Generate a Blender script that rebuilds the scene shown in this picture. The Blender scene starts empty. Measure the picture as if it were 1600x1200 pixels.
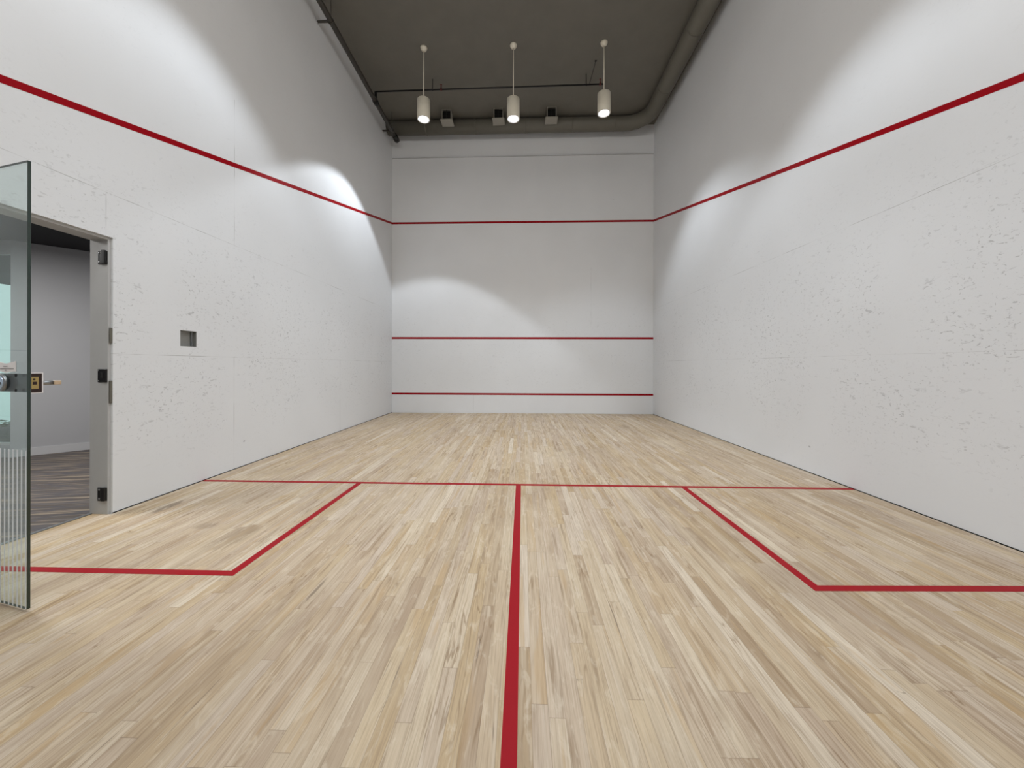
import bpy, bmesh, math, random
from mathutils import Matrix, Vector
random.seed(7)
sc = bpy.context.scene
C = sc.collection

# ---------------------------------------------------------------- camera
cam = bpy.data.cameras.new('camera'); co = bpy.data.objects.new('camera', cam); C.objects.link(co)
cam.sensor_fit = 'HORIZONTAL'; cam.sensor_width = 36.0
cam.lens = 579.848 / 1600 * 36.0
cam.shift_x = 0.0030; cam.shift_y = -0.0182
cam.clip_start = 0.05; cam.clip_end = 200
co.matrix_world = (Matrix.Translation((0.0368, -9.2002, 1.1875)) @ Matrix.Rotation(0.03624, 4, 'Z')
                   @ Matrix.Rotation(-0.00187, 4, 'Y') @ Matrix.Rotation(math.pi / 2, 4, 'X'))
sc.camera = co
# ---------------------------------------------------------------- world / exposure
w = bpy.data.worlds.new('daylight'); sc.world = w; w.use_nodes = True
wb = w.node_tree.nodes['Background']; wb.inputs[0].default_value = (0.94, 0.965, 0.98, 1); wb.inputs[1].default_value = 2.0
vs = sc.view_settings
vs.view_transform = 'Standard'; vs.look = 'None'; vs.gamma = 1.0; vs.use_curve_mapping = False
vs.exposure = -0.44
LAMP_W = 300.0

def area(name, loc, rot, sx, sy, power, col):
    l = bpy.data.lights.new(name, 'AREA'); l.shape = 'RECTANGLE'; l.size = sx; l.size_y = sy
    l.energy = power; l.color = col
    o = bpy.data.objects.new(name, l); C.objects.link(o); o.location = loc; o.rotation_euler = rot
    return o
# warm fill light added at the back of the court, and unseen corridor ceiling light
area('back_fill_light', (0, -9.6, 5.6), (math.radians(68), 0, 0), 5.6, 1.2, 180, (1.0, 0.945, 0.87))
area('corridor_light', (-5.3, -6.6, 2.70), (0, 0, 0), 1.2, 1.2, 140, (1.0, 0.985, 0.96))

W = 3.236; ZC = 7.10; ZM = 6.37

# ---------------------------------------------------------------- materials
def s2l(c):
    return tuple(((x / 255) / 12.92 if x <= 10 else (((x / 255) + 0.055) / 1.055) ** 2.4) for x in c) + (1,)
class NT:
    def __init__(self, name):
        self.m = bpy.data.materials.new(name); self.m.use_nodes = True
        self.t = self.m.node_tree; self.b = self.t.nodes['Principled BSDF']
    def n(self, typ, **kw):
        x = self.t.nodes.new(typ)
        for k, v in kw.items(): setattr(x, k, v)
        return x
    def link(self, a, b): self.t.links.new(a, b)
    def put(self, sock, v):
        if hasattr(v, 'is_linked') or hasattr(v, 'links'): self.link(v, sock)
        else: sock.default_value = v
    def math(self, op, a, b=0.0, c=None, clamp=False):
        x = self.n('ShaderNodeMath', operation=op, use_clamp=clamp)
        self.put(x.inputs[0], a); self.put(x.inputs[1], b)
        if c is not None: self.put(x.inputs[2], c)
        return x.outputs[0]
    def xyz(self, x, y, z):
        k = self.n('ShaderNodeCombineXYZ')
        self.put(k.inputs[0], x); self.put(k.inputs[1], y); self.put(k.inputs[2], z); return k.outputs[0]
    def sep(self):
        g = self.n('ShaderNodeNewGeometry'); s = self.n('ShaderNodeSeparateXYZ'); self.link(g.outputs['Position'], s.inputs[0])
        return s.outputs
    def noise(self, vec, scale=1, detail=3, rough=0.5, dist=0.0):
        x = self.n('ShaderNodeTexNoise'); self.put(x.inputs['Vector'], vec)
        x.inputs['Scale'].default_value = scale; x.inputs['Detail'].default_value = detail
        x.inputs['Roughness'].default_value = rough; x.inputs['Distortion'].default_value = dist
        return x.outputs['Fac']
    def mix(self, f, a, b, blend='MIX'):
        x = self.n('ShaderNodeMix', data_type='RGBA', blend_type=blend)
        self.put(x.inputs[0], f); self.put(x.inputs[6], a); self.put(x.inputs[7], b); return x.outputs[2]
    def ss(self, v, a, b):      # smooth step a..b -> 0..1
        x = self.n('ShaderNodeMapRange', interpolation_type='SMOOTHSTEP')
        self.put(x.inputs[0], v); x.inputs[1].default_value = a; x.inputs[2].default_value = b
        return x.outputs[0]
    def ramp(self, f, stops):
        x = self.n('ShaderNodeValToRGB'); e = x.color_ramp.elements
        while len(e) < len(stops): e.new(0.5)
        for q, (p, c) in zip(e, stops): q.position = p; q.color = c
        self.put(x.inputs[0], f); return x.outputs[0]
    def bump(self, h, strength=0.2, dist=0.01):
        x = self.n('ShaderNodeBump'); self.put(x.inputs['Height'], h)
        x.inputs['Strength'].default_value = strength; x.inputs['Distance'].default_value = dist
        self.link(x.outputs[0], self.b.inputs['Normal'])

def plain(name, col, rough=0.5, metal=0.0, var=0.06, scale=18, spec=0.5):
    k = NT(name); s = k.sep(); v = k.xyz(s[0], s[1], s[2])
    f = k.noise(v, scale, 4, 0.6)
    c = s2l(col); d = tuple(x * (1 - var * 2) for x in c[:3]) + (1,)
    k.link(k.mix(f, d, c), k.b.inputs['Base Color'])
    k.b.inputs['Roughness'].default_value = rough; k.b.inputs['Metallic'].default_value = metal
    k.b.inputs['Specular IOR Level'].default_value = spec
    return k.m

WALL_COL = s2l((230, 232, 235))
def wall_mat(name, axis, hseams, vseams, scuff=1.0, gap=0.35):
    """painted plaster panels: axis = index of the horizontal coordinate along the wall"""
    k = NT(name); s = k.sep(); h = s[axis]; z = s[2]
    v = k.xyz(s[0], s[1], s[2])
    base = k.mix(k.ss(k.noise(v, 0.8, 3, 0.5), 0.35, 0.7), tuple(x * 0.965 for x in WALL_COL[:3]) + (1,), WALL_COL)
    # ball marks: short grey dashes
    band = k.math('MULTIPLY', k.ss(z, 0.15, 0.9), k.math('SUBTRACT', 1.0, k.ss(z, 1.7, 3.3)))
    warm = k.math('ADD', 0.12, band)
    clus = k.ss(k.noise(k.xyz(h, 0.0, z), 1.3, 3, 0.6), 0.34, 0.62)
    m1 = k.ss(k.noise(k.xyz(k.math('MULTIPLY', h, 13.0), axis * 7.0, k.math('MULTIPLY', z, 24.0)), 1.0, 3, 0.62, 0.8), 0.60, 0.70)
    m2 = k.ss(k.noise(k.xyz(k.math('MULTIPLY', h, 32.0), axis * 3.0 + 5, k.math('MULTIPLY', z, 46.0)), 1.0, 2, 0.6, 1.0), 0.61, 0.71)
    m = k.math('MULTIPLY', k.math('MAXIMUM', m1, k.math('MULTIPLY', m2, 1.15)), k.math('MULTIPLY', clus, warm))
    m = k.math('MULTIPLY', m, 0.40 * scuff, clamp=True)
    # a few darker single marks
    d = k.ss(k.noise(k.xyz(k.math('MULTIPLY', h, 5.0), 31.0 + axis, k.math('MULTIPLY', z, 9.0)), 1.0, 1, 0.4), 0.80, 0.83)
    col = k.mix(m, base, s2l((128, 128, 130)))
    col = k.mix(k.math('MULTIPLY', d, 0.5 * scuff), col, s2l((96, 96, 100)))
    # seams
    acc = None
    br = k.ss(k.noise(v, 2.3, 3, 0.6), 0.42, 0.68)
    for z0 in hseams:
        q = k.math('LESS_THAN', k.math('ABSOLUTE', k.math('SUBTRACT', z, z0)), 0.0022)
        acc = q if acc is None else k.math('MAXIMUM', acc, q)
    for (h0, za, zb) in vseams:
        q = k.math('LESS_THAN', k.math('ABSOLUTE', k.math('SUBTRACT', h, h0)), 0.0028)
        q = k.math('MULTIPLY', q, k.math('MULTIPLY', k.math('GREATER_THAN', z, za), k.math('LESS_THAN', z, zb)))
        acc = q if acc is None else k.math('MAXIMUM', acc, q)
    if acc is not None:
        acc = k.math('MULTIPLY', acc, k.math('MULTIPLY', k.math('ADD', 0.12, br), gap), clamp=True)
        col = k.mix(acc, col, s2l((120, 119, 116)))
    k.link(col, k.b.inputs['Base Color'])
    k.b.inputs['Roughness'].default_value = 0.42
    k.b.inputs['Specular IOR Level'].default_value = 0.35
    k.bump(k.noise(v, 30, 3, 0.5), 0.04, 0.01)
    return k.m

def floor_mat():
    k = NT('maple_strip_floor'); s = k.sep(); x, y = s[0], s[1]
    PW = 0.057
    xs = k.math('DIVIDE', k.math('ADD', x, 40.0), PW)
    xi = k.math('FLOOR', xs); xf = k.math('FRACT', xs)
    wn = k.n('ShaderNodeTexWhiteNoise', noise_dimensions='1D'); k.link(xi, wn.inputs['W'])
    rows = k.n('ShaderNodeSeparateColor'); k.link(wn.outputs['Color'], rows.inputs[0])
    ln = k.math('ADD', 0.55, k.math('MULTIPLY', rows.outputs[1], 0.95))
    ys = k.math('ADD', k.math('DIVIDE', k.math('ADD', y, 40.0), ln), k.math('MULTIPLY', rows.outputs[0], 13.0))
    yi = k.math('FLOOR', ys); yf = k.math('FRACT', ys)
    w2 = k.n('ShaderNodeTexWhiteNoise', noise_dimensions='2D'); k.link(k.xyz(xi, yi, 0.0), w2.inputs['Vector'])
    pc = k.n('ShaderNodeSeparateColor'); k.link(w2.outputs['Color'], pc.inputs[0])
    r1, r2, r3 = pc.outputs[0], pc.outputs[1], pc.outputs[2]
    col = k.ramp(r1, [(0.0, s2l((160, 136, 102))), (0.10, s2l((180, 158, 124))), (0.30, s2l((192, 172, 141))),
                      (0.62, s2l((199, 181, 152))), (0.88, s2l((208, 192, 166))), (1.0, s2l((220, 208, 188)))])
    col = k.mix(k.math('ADD', 0.15, k.math('MULTIPLY', r2, 0.55)), col, s2l((182, 163, 146)))
    col = k.mix(k.math('MULTIPLY', k.ss(r3, 0.6, 1.0), 0.5), col, s2l((186, 160, 118)))
    off = k.math('MULTIPLY', r2, 50.0)
    wob = k.noise(k.xyz(k.math('MULTIPLY', x, 6.0), k.math('ADD', k.math('MULTIPLY', y, 1.2), off), 0.0), 1, 2, 0.5)
    xw = k.math('ADD', x, k.math('MULTIPLY', wob, 0.03))
    # fine grain
    g = k.noise(k.xyz(k.math('MULTIPLY', xw, 190.0), k.math('ADD', k.math('MULTIPLY', y, 5.0), off), r3), 1, 4, 0.65)
    col = k.mix(k.math('MULTIPLY', k.ss(g, 0.35, 0.75), 0.5), col, s2l((138, 117, 94)))
    # broad cathedral figure
    g2 = k.noise(k.xyz(k.math('MULTIPLY', xw, 45.0), k.math('ADD', k.math('MULTIPLY', y, 1.7), off), r1), 1, 3, 0.6, 0.6)
    col = k.mix(k.math('MULTIPLY', k.ss(g2, 0.5, 0.78), 0.78), col, s2l((136, 112, 84)))
    col = k.mix(k.math('MULTIPLY', k.math('SUBTRACT', 1.0, k.ss(g2, 0.25, 0.45)), 0.40), col, s2l((212, 200, 182)))
    # dark mineral streaks in some boards
    g3 = k.noise(k.xyz(k.math('MULTIPLY', xw, 75.0), k.math('ADD', k.math('MULTIPLY', y, 1.9), off), r3), 1, 3, 0.6, 0.3)
    st = k.math('MULTIPLY', k.ss(g3, 0.66, 0.74), k.ss(r3, 0.35, 0.6))
    col = k.mix(k.math('MULTIPLY', st, 0.75), col, s2l((98, 77, 56)))
    # meandering dark veins and pale flame figure inside boards
    vn = k.noise(k.xyz(k.math('MULTIPLY', x, 13.0), k.math('ADD', k.math('MULTIPLY', y, 1.0), k.math('MULTIPLY', off, 0.3)), r2), 1, 3, 0.55, 0.5)
    vl = k.math('SUBTRACT', 1.0, k.ss(k.math('ABSOLUTE', k.math('SUBTRACT', vn, 0.5)), 0.002, 0.016))
    vl = k.math('MULTIPLY', vl, k.ss(k.noise(k.xyz(k.math('MULTIPLY', x, 3.0), k.math('MULTIPLY', y, 1.3), 5.0), 1, 3, 0.6), 0.48, 0.62))
    col = k.mix(k.math('MULTIPLY', vl, 0.6), col, s2l((122, 94, 60)))
    col = k.mix(k.math('MULTIPLY', k.ss(vn, 0.60, 0.66), 0.45), col, s2l((180, 150, 108)))
    fl_ = k.noise(k.xyz(k.math('MULTIPLY', x, 24.0), k.math('ADD', k.math('MULTIPLY', y, 7.0), off), r1), 1, 4, 0.65, 0.8)
    col = k.mix(k.math('MULTIPLY', k.ss(fl_, 0.52, 0.68), 0.32), col, s2l((218, 206, 186)))
    # large worn pale patches / dull traffic patches
    p = k.noise(k.xyz(k.math('MULTIPLY', x, 1.6), k.math('MULTIPLY', y, 0.8), 3.0), 1, 4, 0.6)
    col = k.mix(k.math('MULTIPLY', k.ss(p, 0.5, 0.75), 0.35), col, s2l((210, 196, 172)))
    p2 = k.noise(k.xyz(k.math('MULTIPLY', x, 1.1), k.math('MULTIPLY', y, 0.6), 9.0), 1, 4, 0.65)
    col = k.mix(k.math('MULTIPLY', k.ss(p2, 0.5, 0.8), 0.55), col, s2l((144, 124, 104)))
    # scratches, fleck marks
    sp = k.ss(k.noise(k.xyz(k.math('MULTIPLY', x, 38.0), k.math('MULTIPLY', y, 16.0), 1.0), 1, 2, 0.5, 1.5), 0.76, 0.80)
    col = k.mix(k.math('MULTIPLY', sp, 0.45), col, s2l((104, 88, 70)))
    # dark worn smudges near the doorway
    for (cx, cy, rx, ry, st_) in ((-2.93, -6.20, 0.05, 0.17, 0.55), (-1.05, -7.28, 0.012, 0.13, 0.6), (-2.30, -6.55, 0.10, 0.07, 0.25), (-1.95, -6.7, 0.12, 0.25, 0.25)):
        dx = k.math('DIVIDE', k.math('SUBTRACT', x, cx), rx); dy = k.math('DIVIDE', k.math('SUBTRACT', y, cy), ry)
        rr_ = k.math('ADD', k.math('ADD', k.math('MULTIPLY', dx, dx), k.math('MULTIPLY', dy, dy)), k.math('MULTIPLY', fl_, 2.2))
        col = k.mix(k.math('MULTIPLY', k.math('SUBTRACT', 1.0, k.ss(rr_, 1.2, 2.1)), st_), col, s2l((92, 76, 60)))
    # joints
    gx = k.math('LESS_THAN', k.math('MINIMUM', xf, k.math('SUBTRACT', 1.0, xf)), 0.014)
    gy = k.math('LESS_THAN', k.math('MULTIPLY', k.math('MINIMUM', yf, k.math('SUBTRACT', 1.0, yf)), ln), 0.0010)
    gp = k.math('MAXIMUM', gx, gy)
    col = k.mix(k.math('MULTIPLY', gp, 0.45), col, s2l((100, 80, 58)))
    k.link(col, k.b.inputs['Base Color'])
    k.link(k.math('ADD', 0.40, k.math('MULTIPLY', g2, 0.25)), k.b.inputs['Roughness'])
    k.b.inputs['Specular IOR Level'].default_value = 0.35
    k.bump(k.math('SUBTRACT', k.math('MULTIPLY', g, 0.15), gp), 0.12, 0.002)
    return k.m

def carpet_mat():
    k = NT('striped_carpet'); s = k.sep()
    a = math.radians(12)
    u = k.math('ADD', k.math('MULTIPLY', s[0], math.cos(a)), k.math('MULTIPLY', s[1], math.sin(a)))
    v = k.math('SUBTRACT', k.math('MULTIPLY', s[1], math.cos(a)), k.math('MULTIPLY', s[0], math.sin(a)))
    n1 = k.noise(k.xyz(k.math('MULTIPLY', u, 1.3), k.math('MULTIPLY', v, 22.0), 0.0), 1, 4, 0.65)
    col = k.ramp(n1, [(0.25, s2l((62, 56, 54))), (0.42, s2l((100, 90, 82))), (0.5, s2l((86, 85, 92))), (0.58, s2l((140, 126, 110))), (0.75, s2l((172, 160, 144)))])
    f = k.noise(k.xyz(s[0], s[1], s[2]), 260, 2, 0.6)
    col = k.mix(0.35, col, k.mix(f, (0, 0, 0, 1), col))
    k.link(col, k.b.inputs['Base Color']); k.b.inputs['Roughness'].default_value = 0.95
    k.bump(f, 0.5, 0.004)
    return k.m

def glass_mat():
    m = bpy.data.materials.new('green_tinted_glass'); m.use_nodes = True; t = m.node_tree
    for n in list(t.nodes):
        if n.type != 'OUTPUT_MATERIAL': t.nodes.remove(n)
    tr = t.nodes.new('ShaderNodeBsdfTransparent'); tr.inputs[0].default_value = (0.90, 0.96, 0.955, 1)
    gl = t.nodes.new('ShaderNodeBsdfGlossy'); gl.inputs['Roughness'].default_value = 0.02
    lw = t.nodes.new('ShaderNodeLayerWeight'); lw.inputs[0].default_value = 0.5
    pw = t.nodes.new('ShaderNodeMath'); pw.operation = 'POWER'; t.links.new(lw.outputs['Facing'], pw.inputs[0]); pw.inputs[1].default_value = 5.0
    ma = t.nodes.new('ShaderNodeMath'); ma.operation = 'MULTIPLY_ADD'; t.links.new(pw.outputs[0], ma.inputs[0]); ma.inputs[1].default_value = 0.96; ma.inputs[2].default_value = 0.04
    mx = t.nodes.new('ShaderNodeMixShader'); t.links.new(ma.outputs[0], mx.inputs[0])
    t.links.new(tr.outputs[0], mx.inputs[1]); t.links.new(gl.outputs[0], mx.inputs[2])
    t.links.new(mx.outputs[0], t.nodes['Material Output'].inputs[0])
    return m

def emis(name, col, strength):
    k = NT(name); k.b.inputs['Base Color'].default_value = (0.9, 0.9, 0.9, 1)
    k.b.inputs['Emission Color'].default_value = col; k.b.inputs['Emission Strength'].default_value = strength
    return k.m

M = dict(
    floor=floor_mat(), carpet=carpet_mat(), glass=glass_mat(),
    front=wall_mat('front_wall_plaster', 0, [], [(1.72, 2.2, 3.6), (-1.18, 0.0, 0.455)], 0.35, 0.5),
    left=wall_mat('left_wall_plaster', 1, [1.275, 2.545], [(-5.10, 0.0, 1.275), (-5.10, 2.545, 4.2), (-6.40, 2.19, 2.545), (-2.65, 0, 1.275)], 1.0, 0.6),
    right=wall_mat('right_wall_plaster', 1, [1.29, 2.56], [], 0.95, 0.5),
    back=wall_mat('back_wall_plaster', 0, [1.28, 2.55], [], 0.8),
    red=plain('court_line_red_paint', (154, 2, 20), 0.45, var=0.05, scale=6, spec=0.12),
    dark=plain('dark_grey_ceiling_paint', (118, 115, 107), 0.75, var=0.12, scale=3.0),
    duct=plain('dark_painted_duct_metal', (106, 103, 94), 0.55, var=0.06, scale=5),
    ventlit=plain('bounce_lit_vent_grey', (160, 156, 146), 0.5, var=0.06, scale=5),  # duct grey made lighter for the bounced light on the vent undersides
    black=plain('black_painted_metal', (24, 24, 25), 0.42, 0.2),
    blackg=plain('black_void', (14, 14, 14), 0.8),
    pipe=plain('dark_painted_pipe', (66, 62, 56), 0.45),
    lampw=plain('offwhite_lamp_enamel', (226, 220, 204), 0.4, var=0.05, scale=14),
    refl=plain('white_reflector', (240, 240, 240), 0.25, var=0.01),
    frame=plain('grey_door_frame_paint', (188, 188, 188), 0.5, var=0.07, scale=4),
    hall=plain('grey_corridor_paint', (168, 168, 171), 0.6, var=0.02, scale=3),
    base=plain('corridor_baseboard_paint', (188, 188, 190), 0.45, var=0.02),
    hceil=plain('black_corridor_ceiling', (34, 34, 38), 0.8),
    edge=plain('dark_green_glass_edge', (24, 48, 40), 0.15, var=0.1, scale=40, spec=0.8),
    steel=plain('brushed_steel', (150, 152, 154), 0.35, 0.85, var=0.08, scale=30),
    steeld=plain('grey_recess_metal', (150, 151, 148), 0.5, 0.3, var=0.12, scale=20),
    lock=plain('dark_grey_lock_metal', (52, 54, 64), 0.38, 0.5),
    brown=plain('dark_brown_lock_plate', (44, 24, 20), 0.4, 0.1),
    brass=plain('worn_brass', (196, 172, 112), 0.35, 0.6, var=0.15, scale=90),
    knob=plain('pale_blue_chrome', (186, 204, 224), 0.25, 0.5),
    whitem=plain('matt_white', (240, 236, 236), 0.8, var=0.01),
    streak=plain('grey_streak', (110, 105, 108), 0.8),
    stripe=plain('frosted_white_film', (232, 238, 244), 0.6, var=0.02),
    green=plain('hedge_leaf_green', (92, 128, 70), 0.7, var=0.3, scale=9),
    pale=plain('pale_outdoor_render', (214, 226, 222), 0.8, var=0.03, scale=2),
    redhead=plain('dark_red_sprinkler', (96, 44, 40), 0.4, 0.2),
    lens=emis('lamp_glow', (0.80, 0.86, 1.0, 1), 9.0),
)

# ---------------------------------------------------------------- mesh helpers
def bm_box(bm, x0, x1, y0, y1, z0, z1, mi=0):
    v = [bm.verts.new(p) for p in ((x0,y0,z0),(x1,y0,z0),(x1,y1,z0),(x0,y1,z0),(x0,y0,z1),(x1,y0,z1),(x1,y1,z1),(x0,y1,z1))]
    fs = [bm.faces.new([v[i] for i in f]) for f in ((3,2,1,0),(4,5,6,7),(0,1,5,4),(1,2,6,5),(2,3,7,6),(3,0,4,7))]
    for f in fs: f.material_index = mi
    return fs
def bm_bar(bm, a, b, wid, z0, z1):
    """horizontal strip between 2D points"""
    a = Vector(a); b = Vector(b); d = (b - a).normalized(); n = Vector((-d.y, d.x)) * wid / 2
    q = [a + n, a - n, b - n, b + n]
    lo = [bm.verts.new((p.x, p.y, z0)) for p in q]; hi = [bm.verts.new((p.x, p.y, z1)) for p in q]
    bm.faces.new(hi); bm.faces.new(lo[::-1])
    for i in range(4):
        j = (i + 1) % 4; bm.faces.new((lo[i], lo[j], hi[j], hi[i]))
def bm_tube(bm, pts, r, seg=16, caps=True, mi=0):
    pts = [Vector(p) for p in pts]; rings = []; up = None
    rr = r if isinstance(r, (list, tuple)) else [r] * len(pts)
    for i, p in enumerate(pts):
        t = (pts[min(i + 1, len(pts) - 1)] - pts[max(i - 1, 0)]).normalized()
        if up is None:
            up = Vector((0, 0, 1)) if abs(t.z) < 0.9 else Vector((1, 0, 0))
        u = (up - t * up.dot(t)).normalized(); up = u; v = t.cross(u)
        rings.append([bm.verts.new(p + (u * math.cos(a) + v * math.sin(a)) * rr[i]) for a in (2 * math.pi * q / seg for q in range(seg))])
    for a, b in zip(rings, rings[1:]):
        for q in range(seg):
            f = bm.faces.new((a[q], a[(q + 1) % seg], b[(q + 1) % seg], b[q])); f.smooth = True; f.material_index = mi
    if caps:
        for f in (bm.faces.new(rings[0][::-1]), bm.faces.new(rings[-1])): f.material_index = mi
def bm_lathe(bm, prof, seg=32, M4=None, mi=0):
    """prof: (radius, z) list around local z"""
    rings = []
    for r, z in prof:
        if r < 1e-6: rings.append([bm.verts.new((0, 0, z))])
        else: rings.append([bm.verts.new((r * math.cos(a), r * math.sin(a), z)) for a in (2 * math.pi * q / seg for q in range(seg))])
    for a, b in zip(rings, rings[1:]):
        for q in range(seg):
            q2 = (q + 1) % seg
            if len(a) == 1 and len(b) == 1: continue
            if len(a) == 1: f = bm.faces.new((a[0], b[q2], b[q]))
            elif len(b) == 1: f = bm.faces.new((a[q], a[q2], b[0]))
            else: f = bm.faces.new((a[q], a[q2], b[q2], b[q]))
            f.smooth = True; f.material_index = mi
    if M4: bmesh.ops.transform(bm, matrix=M4, verts=[v for r in rings for v in r])
def obj(name, bm, mats, parent=None, bevel=0.0, recalc=True, smooth_angle=None):
    if recalc: bmesh.ops.recalc_face_normals(bm, faces=bm.faces)
    me = bpy.data.meshes.new(name); bm.to_mesh(me); bm.free()
    for m in (mats if isinstance(mats, (list, tuple)) else [mats]): me.materials.append(M[m] if isinstance(m, str) else m)
    o = bpy.data.objects.new(name, me); C.objects.link(o)
    if parent: o.parent = parent
    if bevel:
        b = o.modifiers.new('bevel', 'BEVEL'); b.width = bevel; b.segments = 2; b.limit_method = 'ANGLE'
    return o
def tag(o, label, cat=None, group=None, kind=None):
    o['label'] = label
    if cat: o['category'] = cat
    if group: o['group'] = group
    if kind: o['kind'] = kind
    return o
def thing(name, loc=(0, 0, 0), rz=0.0):
    o = bpy.data.objects.new(name, None); C.objects.link(o); o.location = loc; o.rotation_euler = (0, 0, rz)
    o.empty_display_size = 0.1
    return o
def box(name, mat, parent, *b, bevel=0.0):
    bm = bmesh.new(); bm_box(bm, *b); return obj(name, bm, mat, parent, bevel)

def slab(name, mat, axis, inner, outer, hc, zc, holes):
    """wall slab with holes; axis=0: wall plane x=inner, horizontal coord y; axis=1: plane y=inner, horizontal coord x.
       holes: (h0,h1,z0,z1,depth_through)"""
    bm = bmesh.new()
    H = sorted(set(hc + [q for o in holes for q in o[:2]])); Z = sorted(set(zc + [q for o in holes for q in o[2:4]]))
    def filled(i, j):
        if i < 0 or j < 0 or i >= len(H) - 1 or j >= len(Z) - 1: return False
        a = (H[i] + H[i + 1]) / 2; b = (Z[j] + Z[j + 1]) / 2
        return not any(o[0] < a < o[1] and o[2] < b < o[3] for o in holes)
    P = (lambda d, h, z: (d, h, z)) if axis == 0 else (lambda d, h, z: (h, d, z))
    def face(*ps): bm.faces.new([bm.verts.new(p) for p in ps])
    for i in range(len(H) - 1):
        for j in range(len(Z) - 1):
            if not filled(i, j): continue
            a, b, c, d = H[i], H[i + 1], Z[j], Z[j + 1]
            face(P(inner, a, c), P(inner, b, c), P(inner, b, d), P(inner, a, d))
            face(P(outer, a, c), P(outer, b, c), P(outer, b, d), P(outer, a, d))
            if not filled(i - 1, j): face(P(inner, a, c), P(outer, a, c), P(outer, a, d), P(inner, a, d))
            if not filled(i + 1, j): face(P(inner, b, c), P(outer, b, c), P(outer, b, d), P(inner, b, d))
            if not filled(i, j - 1): face(P(inner, a, c), P(outer, a, c), P(outer, b, c), P(inner, b, c))
            if not filled(i, j + 1): face(P(inner, a, d), P(outer, a, d), P(outer, b, d), P(inner, b, d))
    bmesh.ops.remove_doubles(bm, verts=bm.verts, dist=1e-5)
    return obj(name, bm, mat)

# ---------------------------------------------------------------- the court shell
T = 0.16; YB = -9.78
DY0, DY1, DZ = -7.33, -6.35, 2.20      # door opening in the left wall
wl = slab('wall_left', 'left', 0, -W, -W - T, [YB, 0.0], [-0.08, ZM],
          [(DY0, DY1, -0.08, DZ), (-5.765, -5.587, 1.365, 1.520)])
tag(wl, 'white scuffed left wall with doorway and red sloping line', kind='structure')
wr = slab('wall_right', 'right', 0, W, W + T, [YB, 0.0], [-0.08, ZM], [])
tag(wr, 'white scuffed right wall with red sloping line', kind='structure')
wf = slab('wall_front', 'front', 1, 0.0, T, [-W - T, W + T], [-0.08, ZM], [])
tag(wf, 'white front wall with three horizontal red lines', kind='structure')
wk = slab('wall_back', 'back', 1, YB, YB - T, [-W - T, W + T], [-0.08, ZM], [])
tag(wk, 'white back wall behind the viewer', kind='structure')
# upper wall bands, set back 18 mm above the panel ledge
S = 0.018
for n, par, b in (('upper_band', wl, (-W - T, -W - S, YB, S, ZM, ZC)), ('upper_band', wr, (W + S, W + T, YB, S, ZM, ZC)),
                  ('upper_band', wf, (-W - S, W + S, S, T, ZM, ZC)), ('upper_band', wk, (-W - S, W + S, YB - T, YB - S, ZM, ZC))):
    o = box(n, {wl: 'left', wr: 'right', wf: 'front', wk: 'back'}[par], par, *b)
# small cap strip at the top of the front panels
box('ledge_strip', 'base', wf, -W, W, -0.012, 0.0, ZM - 0.012, ZM + 0.004)

# floor (8 mm shadow gap along the walls) with the doorway tongue
bm = bmesh.new(); g = 0.009
bm_box(bm, -W + g, W - g, YB + g, -g, -0.03, 0.0)
bm_box(bm, -W - T, -W + g, DY0 + 0.02, DY1 - 0.02, -0.03, 0.0)
fl = obj('floor', bm, 'floor'); tag(fl, 'pale bleached maple strip court floor with red lines', kind='structure')
sb = box('subfloor', 'blackg', fl, -W + 0.0, W, YB, 0.0, -0.075, -0.031)
ce = box('ceiling', 'dark', None, -W - T, W + T, YB - T, T, ZC, ZC + 0.12)
tag(ce, 'dark grey painted court ceiling', kind='structure')

# ---------------------------------------------------------------- painted court lines
LW = 0.05
def floor_line(name, a, b, label, wid=LW, z=0.0012):
    bm = bmesh.new(); bm_bar(bm, a, b, wid, 0.0, z); o = obj(name, bm, 'red', fl); o['label'] = label; return o
floor_line('short_line', (-W + g, -5.513), (W - g, -5.500), 'red line across the whole floor')
floor_line('half_court_line', (0, -5.53), (-0.003, YB + g), 'red line down the middle of the floor')
def box_line(name, pts, label):
    """service box line with mitred corner"""
    bm = bmesh.new(); h = LW / 2; P = [Vector(p) for p in pts]; L = []; Rr = []
    for i, p in enumerate(P):
        d1 = (P[i] - P[i - 1]).normalized() if i else (P[1] - P[0]).normalized()
        d2 = (P[i + 1] - P[i]).normalized() if i < len(P) - 1 else d1
        n1 = Vector((-d1.y, d1.x)); n2 = Vector((-d2.y, d2.x)); n = (n1 + n2).normalized(); s = h / n.dot(n1)
        L.append(p + n * s); Rr.append(p - n * s)
    lo = [bm.verts.new((p.x, p.y, 0)) for p in L + Rr]; hi = [bm.verts.new((p.x, p.y, 0.0012)) for p in L + Rr]; k = len(P)
    for i in range(k - 1):
        bm.faces.new((hi[i], hi[i + 1], hi[k + i + 1], hi[k + i]))
        bm.faces.new((lo[i], hi[i], hi[i + 1], lo[i + 1])); bm.faces.new((lo[k + i], lo[k + i + 1], hi[k + i + 1], hi[k + i]))
    bm.faces.new((lo[0], lo[k], hi[k], hi[0])); bm.faces.new((lo[k - 1], hi[k - 1], hi[2 * k - 1], lo[2 * k - 1]))
    o = obj(name, bm, 'red', fl); o['label'] = label
box_line('service_box_line', [(-1.600, -5.53), (-1.613, -7.145), (-W + g, -7.153)], 'red outline of the left service box')
box_line('service_box_line', [(1.613, -5.53), (1.608, -7.160), (W - g, -7.105)], 'red outline of the right service box')
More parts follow.
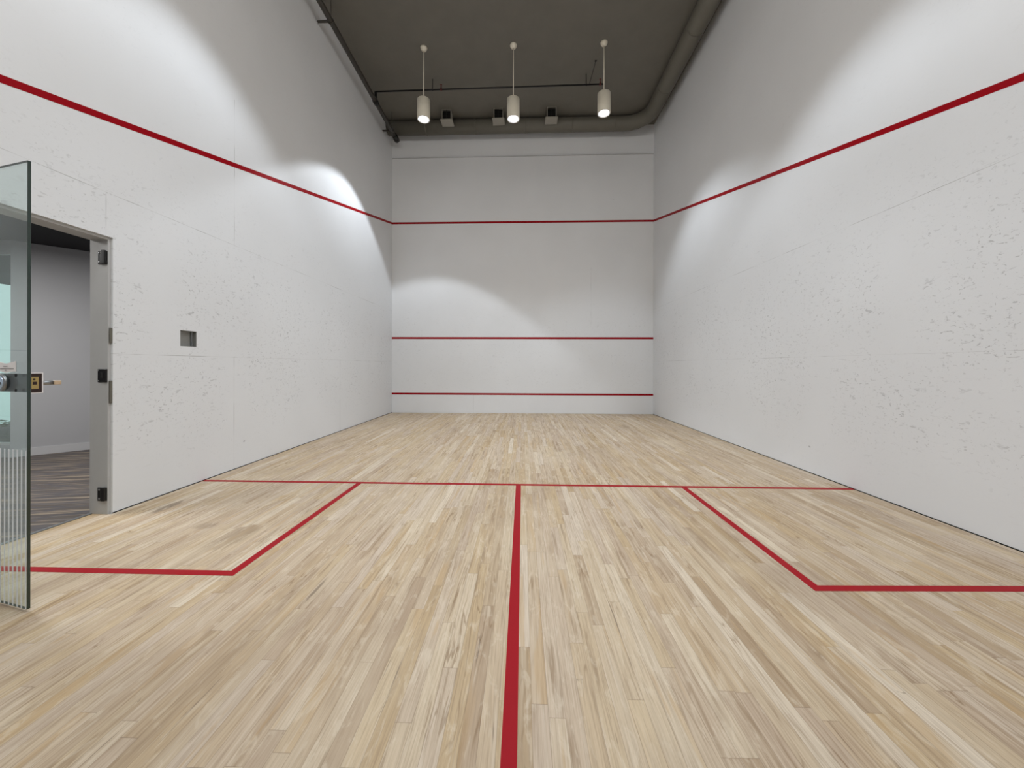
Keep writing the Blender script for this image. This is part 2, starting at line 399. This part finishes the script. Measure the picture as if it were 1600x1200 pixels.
def front_line(name, zl, zr, label, wid=LW):
    bm = bmesh.new(); h = wid / 2
    v = [bm.verts.new(p) for p in ((-W, 0, zl - h), (W, 0, zr - h), (W, 0, zr + h), (-W, 0, zl + h),
                                   (-W, -0.0012, zl - h), (W, -0.0012, zr - h), (W, -0.0012, zr + h), (-W, -0.0012, zl + h))]
    for f in ((3,2,1,0),(4,5,6,7),(0,1,5,4),(1,2,6,5),(2,3,7,6),(3,0,4,7)): bm.faces.new([v[i] for i in f])
    o = obj(name, bm, 'red', wf); o['label'] = label
front_line('out_line', 4.745, 4.732, 'red line high on the front wall')
front_line('service_line', 1.868, 1.857, 'red line at mid height on the front wall')
front_line('tin_line', 0.474, 0.472, 'red line just above the floor on the front wall', 0.045)
for sg, par, z0 in ((-1, wl, 4.745), (1, wr, 4.732)):
    bm = bmesh.new(); h = 0.026; yb = YB; zb = z0 + 0.2525 * yb
    a, b = sg * W, sg * (W - 0.0012)
    v = [bm.verts.new(p) for p in ((a, 0, z0 - h), (a, yb, zb - h), (a, yb, zb + h), (a, 0, z0 + h),
                                   (b, 0, z0 - h), (b, yb, zb - h), (b, yb, zb + h), (b, 0, z0 + h))]
    for f in ((3,2,1,0),(4,5,6,7),(0,1,5,4),(1,2,6,5),(2,3,7,6),(3,0,4,7)): bm.faces.new([v[i] for i in f])
    o = obj('side_out_line', bm, 'red', par); o['label'] = 'red line sloping down along the side wall'

# dark strip put in for the shadow gap where side walls meet the floor
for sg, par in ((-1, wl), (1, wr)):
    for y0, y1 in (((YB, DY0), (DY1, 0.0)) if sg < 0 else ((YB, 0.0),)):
        o = box('gap_shade_strip', 'blackg', par, min(sg * W, sg * (W - 0.003)), max(sg * W, sg * (W - 0.003)), y0, y1, -0.03, 0.0055)
        o['label'] = 'thin dark strip for the shadow gap between wall and floor'

# ---------------------------------------------------------------- door frame
df = thing('trim_1', (-W - T / 2, DY1, 0)); tag(df, 'grey door frame lining the doorway in the left wall', kind='structure')
def rel(par, x0, x1, y0, y1, z0, z1):
    l = par.location; return (x0 - l.x, x1 - l.x, y0 - l.y, y1 - l.y, z0 - l.z, z1 - l.z)
XF = -W - 0.016; XB = -W - T - 0.004
box('jamb', 'frame', df, *rel(df, XB, XF, DY1 - 0.022, DY1, 0.0, DZ), bevel=0.002)
box('jamb', 'frame', df, *rel(df, XB, XF, DY0, DY0 + 0.022, 0.0, DZ), bevel=0.002)
box('header', 'frame', df, *rel(df, XB, XF, DY0 + 0.022, DY1 - 0.022, DZ - 0.022, DZ), bevel=0.002)
box('threshold_strip', 'steel', df, *rel(df, XB - 0.012, XB + 0.022, DY0 + 0.022, DY1 - 0.022, 0.0, 0.005), bevel=0.001)
# chipped latch cut-outs on the exposed edge
yj = DY1 - 0.022
for z0, z1, dx in ((1.36, 1.48, 0.014), (0.88, 1.06, 0.015)):
    b = box('edge_cutout', 'duct', df, *rel(df, -W - dx, -W - 0.002, yj + 0.006, DY1 + 0.001, z0, z1), bevel=0.003)
    b['label'] = 'dark grey chipped cut-out on the frame edge'
def plate(z, slot, label):
    bm = bmesh.new()
    bm_box(bm, *rel(df, -W - 0.093, -W - 0.018, yj - 0.006, yj, z - 0.052, z + 0.052))
    o = obj('strike_plate' if slot else 'hinge_plate', bm, 'black', df, 0.001); o['label'] = label
    k = bmesh.new(); bm_box(k, *rel(df, -W - 0.050, -W - 0.018, yj - 0.024, yj - 0.006, z - 0.050, z + 0.056))
    if not slot:
        obj('knuckle', k, 'black', o, 0.004)
        for dz in (-0.036, 0.036):
            q = bmesh.new(); bm_lathe(q, [(0, 0.003), (0.006, 0.002), (0.0085, 0)], 14, Matrix.Translation((-W - 0.080 - df.location.x, yj - 0.006 - df.location.y, z + dz)) @ Matrix.Rotation(math.pi / 2, 4, 'X'))
            obj('screw', q, 'steel', o)
    else:
        k.free()
        q = bmesh.new(); bm_box(q, *rel(df, -W - 0.066, -W - 0.046, yj - 0.0075, yj - 0.005, z - 0.022, z + 0.022)); obj('slot', q, 'blackg', o, 0.004)
        q = bmesh.new(); bm_box(q, *rel(df, -W - 0.034, -W - 0.018, yj - 0.014, yj - 0.006, z - 0.050, z + 0.050)); obj('lip', q, 'black', o, 0.003)
        for dz in (-0.042, 0.042):
            q = bmesh.new(); bm_lathe(q, [(0, 0.002), (0.0035, 0.0015), (0.005, 0)], 12, Matrix.Translation((-W - 0.086 - df.location.x, yj - 0.006 - df.location.y, z + dz)) @ Matrix.Rotation(math.pi / 2, 4, 'X'))
            obj('screw', q, 'steel', o)
plate(2.036, False, 'black hinge plate near the top of the jamb')
plate(1.100, True, 'black strike plate with a vertical slot')
plate(0.159, False, 'black hinge plate near the floor')

# ---------------------------------------------------------------- glass door
HX, HY = -3.222, -7.300; FX, FY = -2.331, -7.503
ang = math.atan2(FY - HY, FX - HX); L = math.hypot(FX - HX, FY - HY)
dr = thing('door_1', (HX, HY, 0), ang); tag(dr, 'open green tinted glass door with striped lower half', kind='structure')
bm = bmesh.new(); fs = bm_box(bm, 0, L, -0.006, 0.006, 0.014, 2.165)
for f in fs:
    f.normal_update(); f.material_index = 0 if abs(f.normal.y) > 0.9 else 1
obj('glass_panel', bm, ['glass', 'edge'], dr, recalc=False)
bm = bmesh.new(); x = 0.012
while x < L - 0.006:
    bm_box(bm, x, x + 0.009, -0.0068, -0.0061, 0.016, 0.775); x += 0.033
o = obj('frosted_stripes', bm, 'stripe', dr); o['label'] = 'fine vertical white stripes on the lower glass'
# pivot fittings at the hinge side
for z0, z1 in ((0.012, 0.07), (2.11, 2.168)):
    bm = bmesh.new(); bm_box(bm, 0.01, 0.14, -0.017, -0.0072, z0, z1); bm_box(bm, 0.01, 0.14, 0.0062, 0.016, z0, z1); obj('pivot_patch', bm, 'steel', dr, 0.002)
zl = 1.098
lk = box('lock_case', 'lock', dr, L - 0.245, L - 0.002, 0.0065, 0.040, zl - 0.046, zl + 0.046, bevel=0.002)
lk['label'] = 'dark grey lock case on the door edge'
fp = box('face_plate', 'whitem', lk, L - 0.002, L + 0.0015, 0.0062, 0.046, zl - 0.050, zl + 0.050)
fp['label'] = 'brown lock end plate with white border'
bm = bmesh.new(); bm_box(bm, L + 0.0015, L + 0.003, 0.0062, 0.0415, zl - 0.046, zl + 0.046); obj('brown_insert', bm, 'brown', lk)
bm = bmesh.new(); bm_box(bm, L + 0.003, L + 0.0045, 0.0065, 0.030, zl - 0.029, zl + 0.029); obj('brass_plate', bm, 'brass', lk)
bm = bmesh.new(); bm_box(bm, L + 0.0045, L + 0.0055, 0.010, 0.024, zl - 0.008, zl + 0.006)
bm_lathe(bm, [(0, 0.002), (0.004, 0.001), (0.005, 0)], 12, Matrix.Translation((L + 0.0045, 0.015, zl + 0.018)) @ Matrix.Rotation(math.pi / 2, 4, 'Y')); obj('latch_bolt', bm, 'brown', lk)
# lever on the far side
bm = bmesh.new()
bm_tube(bm, [(L - 0.03, 0.040, zl - 0.002), (L - 0.03, 0.092, zl - 0.002)], 0.011, 16)
lv = obj('lever_handle', bm, 'steel', dr); lv['label'] = 'steel lever with tan end'
bm = bmesh.new(); bm_box(bm, L - 0.043, L - 0.015, 0.092, 0.118, zl - 0.012, zl + 0.008); obj('lever_tip', bm, plain('tan_lever_tip', (205, 180, 150), 0.5), lv, 0.003)
# round turn knob seen through the glass
kx = L - 0.195
Ry = Matrix.Translation((kx, -0.0065, zl)) @ Matrix.Rotation(math.pi / 2, 4, 'X')
bm = bmesh.new(); bm_lathe(bm, [(0, 0.014), (0.034, 0.013), (0.036, 0.010), (0.036, 0.0)], 40, Ry); kn = obj('turn_knob', bm, 'knob', dr)
bm = bmesh.new(); bm_lathe(bm, [(0.0365, 0), (0.0365, 0.010), (0.040, 0.010), (0.043, 0.006), (0.043, 0)], 40, Ry); obj('knob_ring', bm, 'steel', kn)
bm = bmesh.new(); bm_box(bm, kx - 0.03, kx + 0.03, -0.0215, -0.0195, zl - 0.008, zl - 0.004)
bm_lathe(bm, [(0, 0.0165), (0.003, 0.016), (0.0035, 0.013)], 10, Ry @ Matrix.Translation((0.024, 0, 0))); bm_lathe(bm, [(0, 0.0165), (0.003, 0.016), (0.0035, 0.013)], 10, Ry @ Matrix.Translation((-0.024, 0, 0)))
obj('knob_marking', bm, 'lock', kn)
for dz in (-0.036, 0.036):
    bm = bmesh.new(); bm_lathe(bm, [(0, 0.004), (0.006, 0.003), (0.0085, 0)], 14, Matrix.Translation((L - 0.085, -0.0062, zl + dz)) @ Matrix.Rotation(math.pi / 2, 4, 'X')); obj('lock_screw', bm, 'black', dr)
bm = bmesh.new(); pv = []
for i in range(9):
    xx = L - 0.245 + 0.165 * i / 8; zz = zl + 0.062 + 0.004 * math.sin(i * 1.1)
    pv.append([bm.verts.new((xx, -0.0075 - d, zz + e + (0.006 if i == 8 and e > 0 else 0))) for d, e in ((0, -0.010), (0.001, 0.036))] + [bm.verts.new((xx, -0.0066, zz + e)) for e in (-0.010, 0.036)])
for a, b in zip(pv, pv[1:]):
    bm.faces.new((a[0], b[0], b[1], a[1])); bm.faces.new((a[2], a[3], b[3], b[2])); bm.faces.new((a[1], b[1], b[3], a[3])); bm.faces.new((a[0], a[2], b[2], b[0]))
lb = obj('reflection_patch', bm, 'whitem', dr); lb['label'] = 'small white patch painted as a reflection above the lock'  # solid white patch standing in for a reflection on the glass
bm = bmesh.new()
for zz, xa, xb in ((0.068, 0.02, 0.15), (0.079, 0.07, 0.10), (0.060, 0.08, 0.09)):
    bm_box(bm, L - 0.245 + xa, L - 0.245 + xb, -0.0100, -0.0088, zl + zz, zl + zz + 0.0025)
obj('reflection_streak', bm, 'streak', lb)  # grey lines drawn within the painted reflection

# ---------------------------------------------------------------- recessed wall box in the left wall
rb = thing('recessed_wall_box', (-W, -5.676, 1.4425)); tag(rb, 'small square grey metal box recessed into the white left wall beyond the doorway', 'wall box')
bm = bmesh.new(); a, b, z0, z1 = -0.0885, 0.0885, -0.077, 0.077; D = -0.036; t = 0.003
bm_box(bm, D - t, D, a, b, z0, z1); bm_box(bm, D, -0.001, a, a + t, z0, z1); bm_box(bm, D, -0.001, b - t, b, z0, z1)
bm_box(bm, D, -0.001, a, b, z0, z0 + t); bm_box(bm, D, -0.001, a, b, z1 - t, z1)
obj('box_shell', bm, 'steeld', rb)
bm = bmesh.new(); bm_box(bm, D, D + 0.012, b - 0.034, b - 0.016, z0 + 0.01, z1 - 0.01); obj('mounting_rail', bm, 'steel', rb, 0.001)
bm = bmesh.new(); bm_box(bm, D + 0.012, D + 0.018, b - 0.030, b - 0.022, z0 + 0.02, z0 + 0.05); obj('clip', bm, 'steel', rb, 0.001)

# ---------------------------------------------------------------- corridor beyond the door
ch = box('floor_corridor', 'carpet', None, -10.2, -W - T - 0.004, -9.9, -0.6, -0.05, 0.0); tag(ch, 'grey striped carpet of the corridor outside the court', kind='structure')
hc = box('ceiling_corridor', 'hceil', None, -10.2, -W - T, -9.9, -0.6, 2.77, 2.85); tag(hc, 'black corridor ceiling', kind='structure')
P0 = Vector((-6.485, -4.703)); dv = Vector((0.39, 0.41)).normalized(); P1 = P0 + dv * 4.3
def wall_seg(name, a, b, z0, z1, th, mat, parent=None):
    bm = bmesh.new(); a = Vector(a); b = Vector(b); d = (b - a).normalized(); n = Vector((-d.y, d.x)) * th
    q = [a, b, b + n, a + n]; lo = [bm.verts.new((p.x, p.y, z0)) for p in q]; hi = [bm.verts.new((p.x, p.y, z1)) for p in q]
    bm.faces.new(hi); bm.faces.new(lo[::-1])
    for i in range(4): bm.faces.new((lo[i], lo[(i + 1) % 4], hi[(i + 1) % 4], hi[i]))
    return obj(name, bm, mat, parent)
hw = wall_seg('wall_corridor', P0, P1, 0.0, 2.77, 0.12, 'hall'); tag(hw, 'plain grey slanting corridor wall', kind='structure')
bd = wall_seg('baseboard_corridor', P0, P1, 0.0, 0.10, -0.014, 'base'); tag(bd, 'light grey baseboard along the corridor wall', kind='structure')
# window wall at the corridor end
w1 = thing('window_1', (-7.6, -4.70, 0)); tag(w1, 'tall bright corridor window', kind='structure')
def wbox(n, m, *b, bevel=0.0): return box(n, m, w1, *rel(w1, *b), bevel=bevel)
wbox('sill_wall', 'hall', -8.9, -6.49, -4.70, -4.60, 0.0, 0.16)
wbox('window_head', 'hall', -8.9, -6.49, -4.70, -4.60, 2.62, 2.77)
wbox('window_frame', 'frame', -8.9, -6.49, -4.69, -4.65, 0.16, 0.185); wbox('window_frame', 'frame', -8.9, -6.49, -4.69, -4.65, 2.595, 2.62)
wbox('mullion', 'frame', -7.72, -7.68, -4.69, -4.65, 0.185, 2.595)
wbox('pane', 'glass', -8.9, -6.49, -4.672, -4.664, 0.185, 2.595)
# remaining corridor enclosure, out of view
for n, a, b in (('wall_corridor_west', (-8.9, -9.9), (-8.9, -4.6)), ('wall_corridor_south', (-3.4, -9.9), (-8.9, -9.9))):
    o = wall_seg(n, a, b, 0.0, 2.77, 0.12, 'hall'); tag(o, 'plain grey corridor wall out of view', kind='structure')
# outside the window: hedge and pale building
bm = bmesh.new()
for i in range(900):
    x = random.uniform(-12.5, -7.2); y = random.uniform(-2.6, -2.0); z = random.uniform(-0.35, 0.04) ; s_ = random.uniform(0.04, 0.09)
    m4 = Matrix.Translation((x, y, z)) @ Matrix.Rotation(random.uniform(0, 6.28), 4, 'Z') @ Matrix.Rotation(random.uniform(-1, 1), 4, 'X')
    v = [bm.verts.new(m4 @ Vector(p)) for p in ((-s_, 0, 0), (0, -s_ * .5, 0.01), (s_, 0, 0), (0, s_ * .5, 0.01))]; bm.faces.new(v)
hd = obj('hedge', bm, 'green', recalc=False); tag(hd, 'low green hedge seen through the corridor window at the far left', 'hedge', kind='stuff')
gr = box('ground', 'pale', None, -16, -3.4, -4.58, 6.0, -0.45, -0.35); tag(gr, 'pale paving outside the corridor window', kind='structure')
ob = box('outdoor_wall', 'pale', None, -16, -7.0, 1.2, 1.4, -0.35, 4.5); tag(ob, 'pale outdoor wall beyond the window', kind='structure')

# ---------------------------------------------------------------- duct
RD = 0.160; XD = 2.970; YD = -0.290; ZD = 6.938; RE = 0.52
path = [(XD, YB + 0.05, ZD)]
yy = YB + 0.05
path += [(XD, YD - RE - 0.01, ZD)]
for i in range(13):
    a = math.pi / 2 * i / 12
    path.append((XD - RE + RE * math.cos(a), YD - RE + RE * math.sin(a), ZD))
path += [(-3.235, YD, ZD)]
du = thing('ventilation_duct', (XD, -5.0, ZD)); tag(du, 'round dark grey duct bending along the ceiling corner from right wall to front wall', 'duct')
def loc_pts(o, ps): return [Vector(p) - o.location for p in ps]
bm = bmesh.new(); bm_tube(bm, loc_pts(du, path), RD, 40); obj('duct_body', bm, 'duct', du)
for y in (-8.4, -7.0, -5.6, -4.2, -2.8, -1.45):
    bm = bmesh.new(); bm_tube(bm, loc_pts(du, [(XD, y - 0.012, ZD), (XD, y + 0.012, ZD)]), RD + 0.004, 40); obj('joint_ring', bm, 'duct', du)
for x in (2.2, 1.2, 0.1, -1.1, -2.3):
    bm = bmesh.new(); bm_tube(bm, loc_pts(du, [(x - 0.012, YD, ZD), (x + 0.012, YD, ZD)]), RD + 0.004, 40); obj('joint_ring', bm, 'duct', du)
# ---------------------------------------------------------------- vents
vents = []
def make_vent(x, label):
    v = thing('air_vent', (x, -0.563, 6.960)); tag(v, label, 'air vent', 'air vents on the front duct')
    bm = bmesh.new()
    bm_box(bm, -0.14, 0.14, -0.15, 0.106, -0.115, -0.095)
    bm_box(bm, -0.105, -0.095, -0.14, 0.104, -0.095, 0.133); bm_box(bm, 0.095, 0.105, -0.14, 0.104, -0.095, 0.133)
    bm_box(bm, -0.095, 0.095, -0.14, 0.104, 0.125, 0.133); bm_box(bm, -0.095, 0.095, 0.08, 0.104, -0.095, 0.097)
    obj('housing', bm, 'ventlit', v, 0.002)
    bm = bmesh.new()
    for i in range(6):
        z = -0.075 + i * 0.038; m4 = Matrix.Translation((0, -0.118, z)) @ Matrix.Rotation(math.radians(35), 4, 'X'); n0 = len(bm.verts)
        bm_box(bm, -0.094, 0.094, -0.016, 0.016, -0.0015, 0.0015); bm.verts.ensure_lookup_table(); bmesh.ops.transform(bm, matrix=m4, verts=bm.verts[n0:])
    bm_box(bm, -0.003, 0.003, -0.135, -0.128, -0.094, 0.124)
    o = obj('louvre_grille', bm, 'black', v); o['label'] = 'black slatted grille'
    bm = bmesh.new(); bm_box(bm, -0.094, 0.094, -0.08, -0.07, -0.094, 0.124); obj('dark_backing', bm, 'blackg', v)
    return v
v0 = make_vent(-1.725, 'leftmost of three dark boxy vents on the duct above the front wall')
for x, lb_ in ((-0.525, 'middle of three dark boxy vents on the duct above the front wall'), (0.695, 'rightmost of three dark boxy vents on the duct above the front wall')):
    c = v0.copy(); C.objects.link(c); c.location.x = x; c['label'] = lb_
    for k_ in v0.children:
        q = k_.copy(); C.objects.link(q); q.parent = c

# ---------------------------------------------------------------- pipes
fp_ = thing('fire_pipe', (-3.02, -5.0, 6.66)); tag(fp_, 'thick dark pipe running along the top of the left wall', 'pipe')
bm = bmesh.new(); bm_tube(bm, [(0, -4.7, 0.02), (0, 4.66, -0.005)], 0.043, 20); obj('pipe_run', bm, 'pipe', fp_)
bm = bmesh.new(); bm_tube(bm, [(0, 4.52, 0), (0, 4.60, 0), (0, 4.605, 0), (0, 4.72, -0.01)], [0.058, 0.058, 0.066, 0.066], 20); obj('end_cap', bm, 'black', fp_)
bm = bmesh.new(); bm_tube(bm, [(0, 3.36, 0), (0, 3.46, 0)], 0.055, 20); bm_tube(bm, [(0, 3.41, 0), (0.0, 3.41, 0.20)], 0.028, 12); obj('coupling', bm, 'black', fp_)
for y in (-3.8, -1.0, 1.6, 4.35):
    bm = bmesh.new(); bm_tube(bm, [(0, y - 0.012, 0), (0, y + 0.012, 0)], 0.050, 18); bm_box(bm, -0.216 if y < 4 else -0.214, -0.04, y - 0.016, y + 0.016, -0.012, 0.012)
    bm_tube(bm, [(0, y, 0.04), (0, y, 0.44)], 0.006, 8); obj('bracket', bm, 'pipe', fp_)
sp = thing('sprinkler_pipe', (-3.02, -1.58, 6.88)); tag(sp, 'thin dark sprinkler pipe crossing below the ceiling behind the pendant lamps', 'pipe')
bm = bmesh.new(); bm_tube(bm, [(0.0, 0.0, 0), (4.68, -0.05, 0.0)], 0.015, 12); obj('pipe_run', bm, 'black', sp)
for x in (1.19, 4.34):
    bm = bmesh.new(); bm_tube(bm, [(x, -0.01 * x, 0), (x, -0.01 * x, 0.22)], 0.008, 8); bm_tube(bm, [(x - 0.012, -0.01 * x, 0), (x + 0.012, -0.01 * x, 0)], 0.021, 12); obj('hanger_rod', bm, 'black', sp)
bm = bmesh.new(); bm_tube(bm, [(4.40, -0.05, 0.0), (4.47, -0.38, 0.215)], 0.007, 8); bm_tube(bm, [(4.465, -0.36, 0.20), (4.47, -0.38, 0.22)], 0.018, 8); obj('brace_rod', bm, 'black', sp)
for x, m in ((1.37, 'redhead'), (4.62, 'redhead')):
    bm = bmesh.new(); bm_lathe(bm, [(0, 0.10), (0.022, 0.10), (0.022, 0.095), (0.008, 0.09), (0.008, 0.07), (0.014, 0.05), (0.014, 0.03), (0.02, 0.02), (0.02, -0.02), (0, -0.02)], 14, Matrix.Translation((x, -0.011 * x, 0)))
    o = obj('sprinkler_head', bm, m, sp); o['label'] = 'dark red sprinkler head'

# ---------------------------------------------------------------- pendant lamps
def make_lamp(x, y, dz, label, tilt=(0, 0), power=1.0, size=104, blend=0.4):
    t = thing('pendant_lamp', (x, y, ZC)); tag(t, label, 'pendant lamp', 'cylindrical pendant lamps under the court ceiling')
    bm = bmesh.new(); bm_lathe(bm, [(0.0, -0.062), (0.022, -0.062), (0.045, -0.048), (0.062, -0.022), (0.066, 0.0), (0, 0)], 32); obj('canopy', bm, 'lampw', t)
    zb = -1.34 + dz; zt = zb + 0.385
    bm = bmesh.new(); bm_tube(bm, [(0, 0, -0.055), (0, 0, zt)], 0.0095, 12); obj('stem', bm, 'lampw', t)
    bm = bmesh.new(); R0 = 0.117
    bm_lathe(bm, [(0, zt + 0.004), (0.018, zt + 0.004), (0.03, zt), (R0 - 0.02, zt - 0.004), (R0, zt - 0.02), (R0, zb + 0.004), (R0 - 0.003, zb), (R0 - 0.012, zb), (R0 - 0.014, zb + 0.005), (R0 - 0.014, zb + 0.19), (0, zb + 0.19)], 48)
    sh = obj('lamp_shade', bm, 'lampw', t)
    bm = bmesh.new(); bm_lathe(bm, [(R0 - 0.017, zb + 0.006), (0.085, zb + 0.05), (0.062, zb + 0.10), (0.05, zb + 0.12), (0, zb + 0.125)], 40); obj('reflector', bm, 'refl', sh)
    bm = bmesh.new(); bm_lathe(bm, [(0, zb + 0.045), (0.03, zb + 0.047), (0.052, zb + 0.056), (0.06, zb + 0.07), (0.055, zb + 0.10), (0, zb + 0.11)], 32); b = obj('lamp_bulb', bm, 'lens', t); b['label'] = 'glowing white bulb'
    l = bpy.data.lights.new('pendant_light', 'SPOT'); l.energy = LAMP_W * power; l.spot_size = math.radians(size); l.spot_blend = blend
    l.shadow_soft_size = 0.05; l.color = (0.885, 0.945, 1.0)
    lo = bpy.data.objects.new('pendant_light', l); C.objects.link(lo); lo.parent = t; lo.location = (0, 0, zb - 0.01)
    lo.rotation_euler = (math.radians(tilt[0]), math.radians(tilt[1]), 0)
    return t, l
for x, dz, lb_ in ((-1.81, 0.0, 'leftmost of the three white cylinder pendant lamps'), (-0.14, -0.03, 'middle of the three white cylinder pendant lamps'),
                   (1.52, 0.035, 'rightmost of the three white cylinder pendant lamps')):
    make_lamp(x, -2.35, dz, lb_, **{-1.81: dict(tilt=(-3, 4), power=1.15, size=98, blend=0.16), -0.14: dict(tilt=(-4, 0), power=0.95, size=98, blend=0.85), 1.52: dict(tilt=(-6, -4), power=0.9, size=100, blend=0.5)}[x])
# the next rows, above and behind the picture, light the near half of the court
for y, pw, rw in ((-5.75, 0.75, 'second row from the front wall'), (-9.1, 0.3, 'row nearest the back wall')):
    for x, side in ((-1.81, 'left'), (-0.14, 'middle'), (1.52, 'right')):
        make_lamp(x, y, 0.0, 'white cylinder pendant lamp, %s one of the %s' % (side, rw), power=pw)
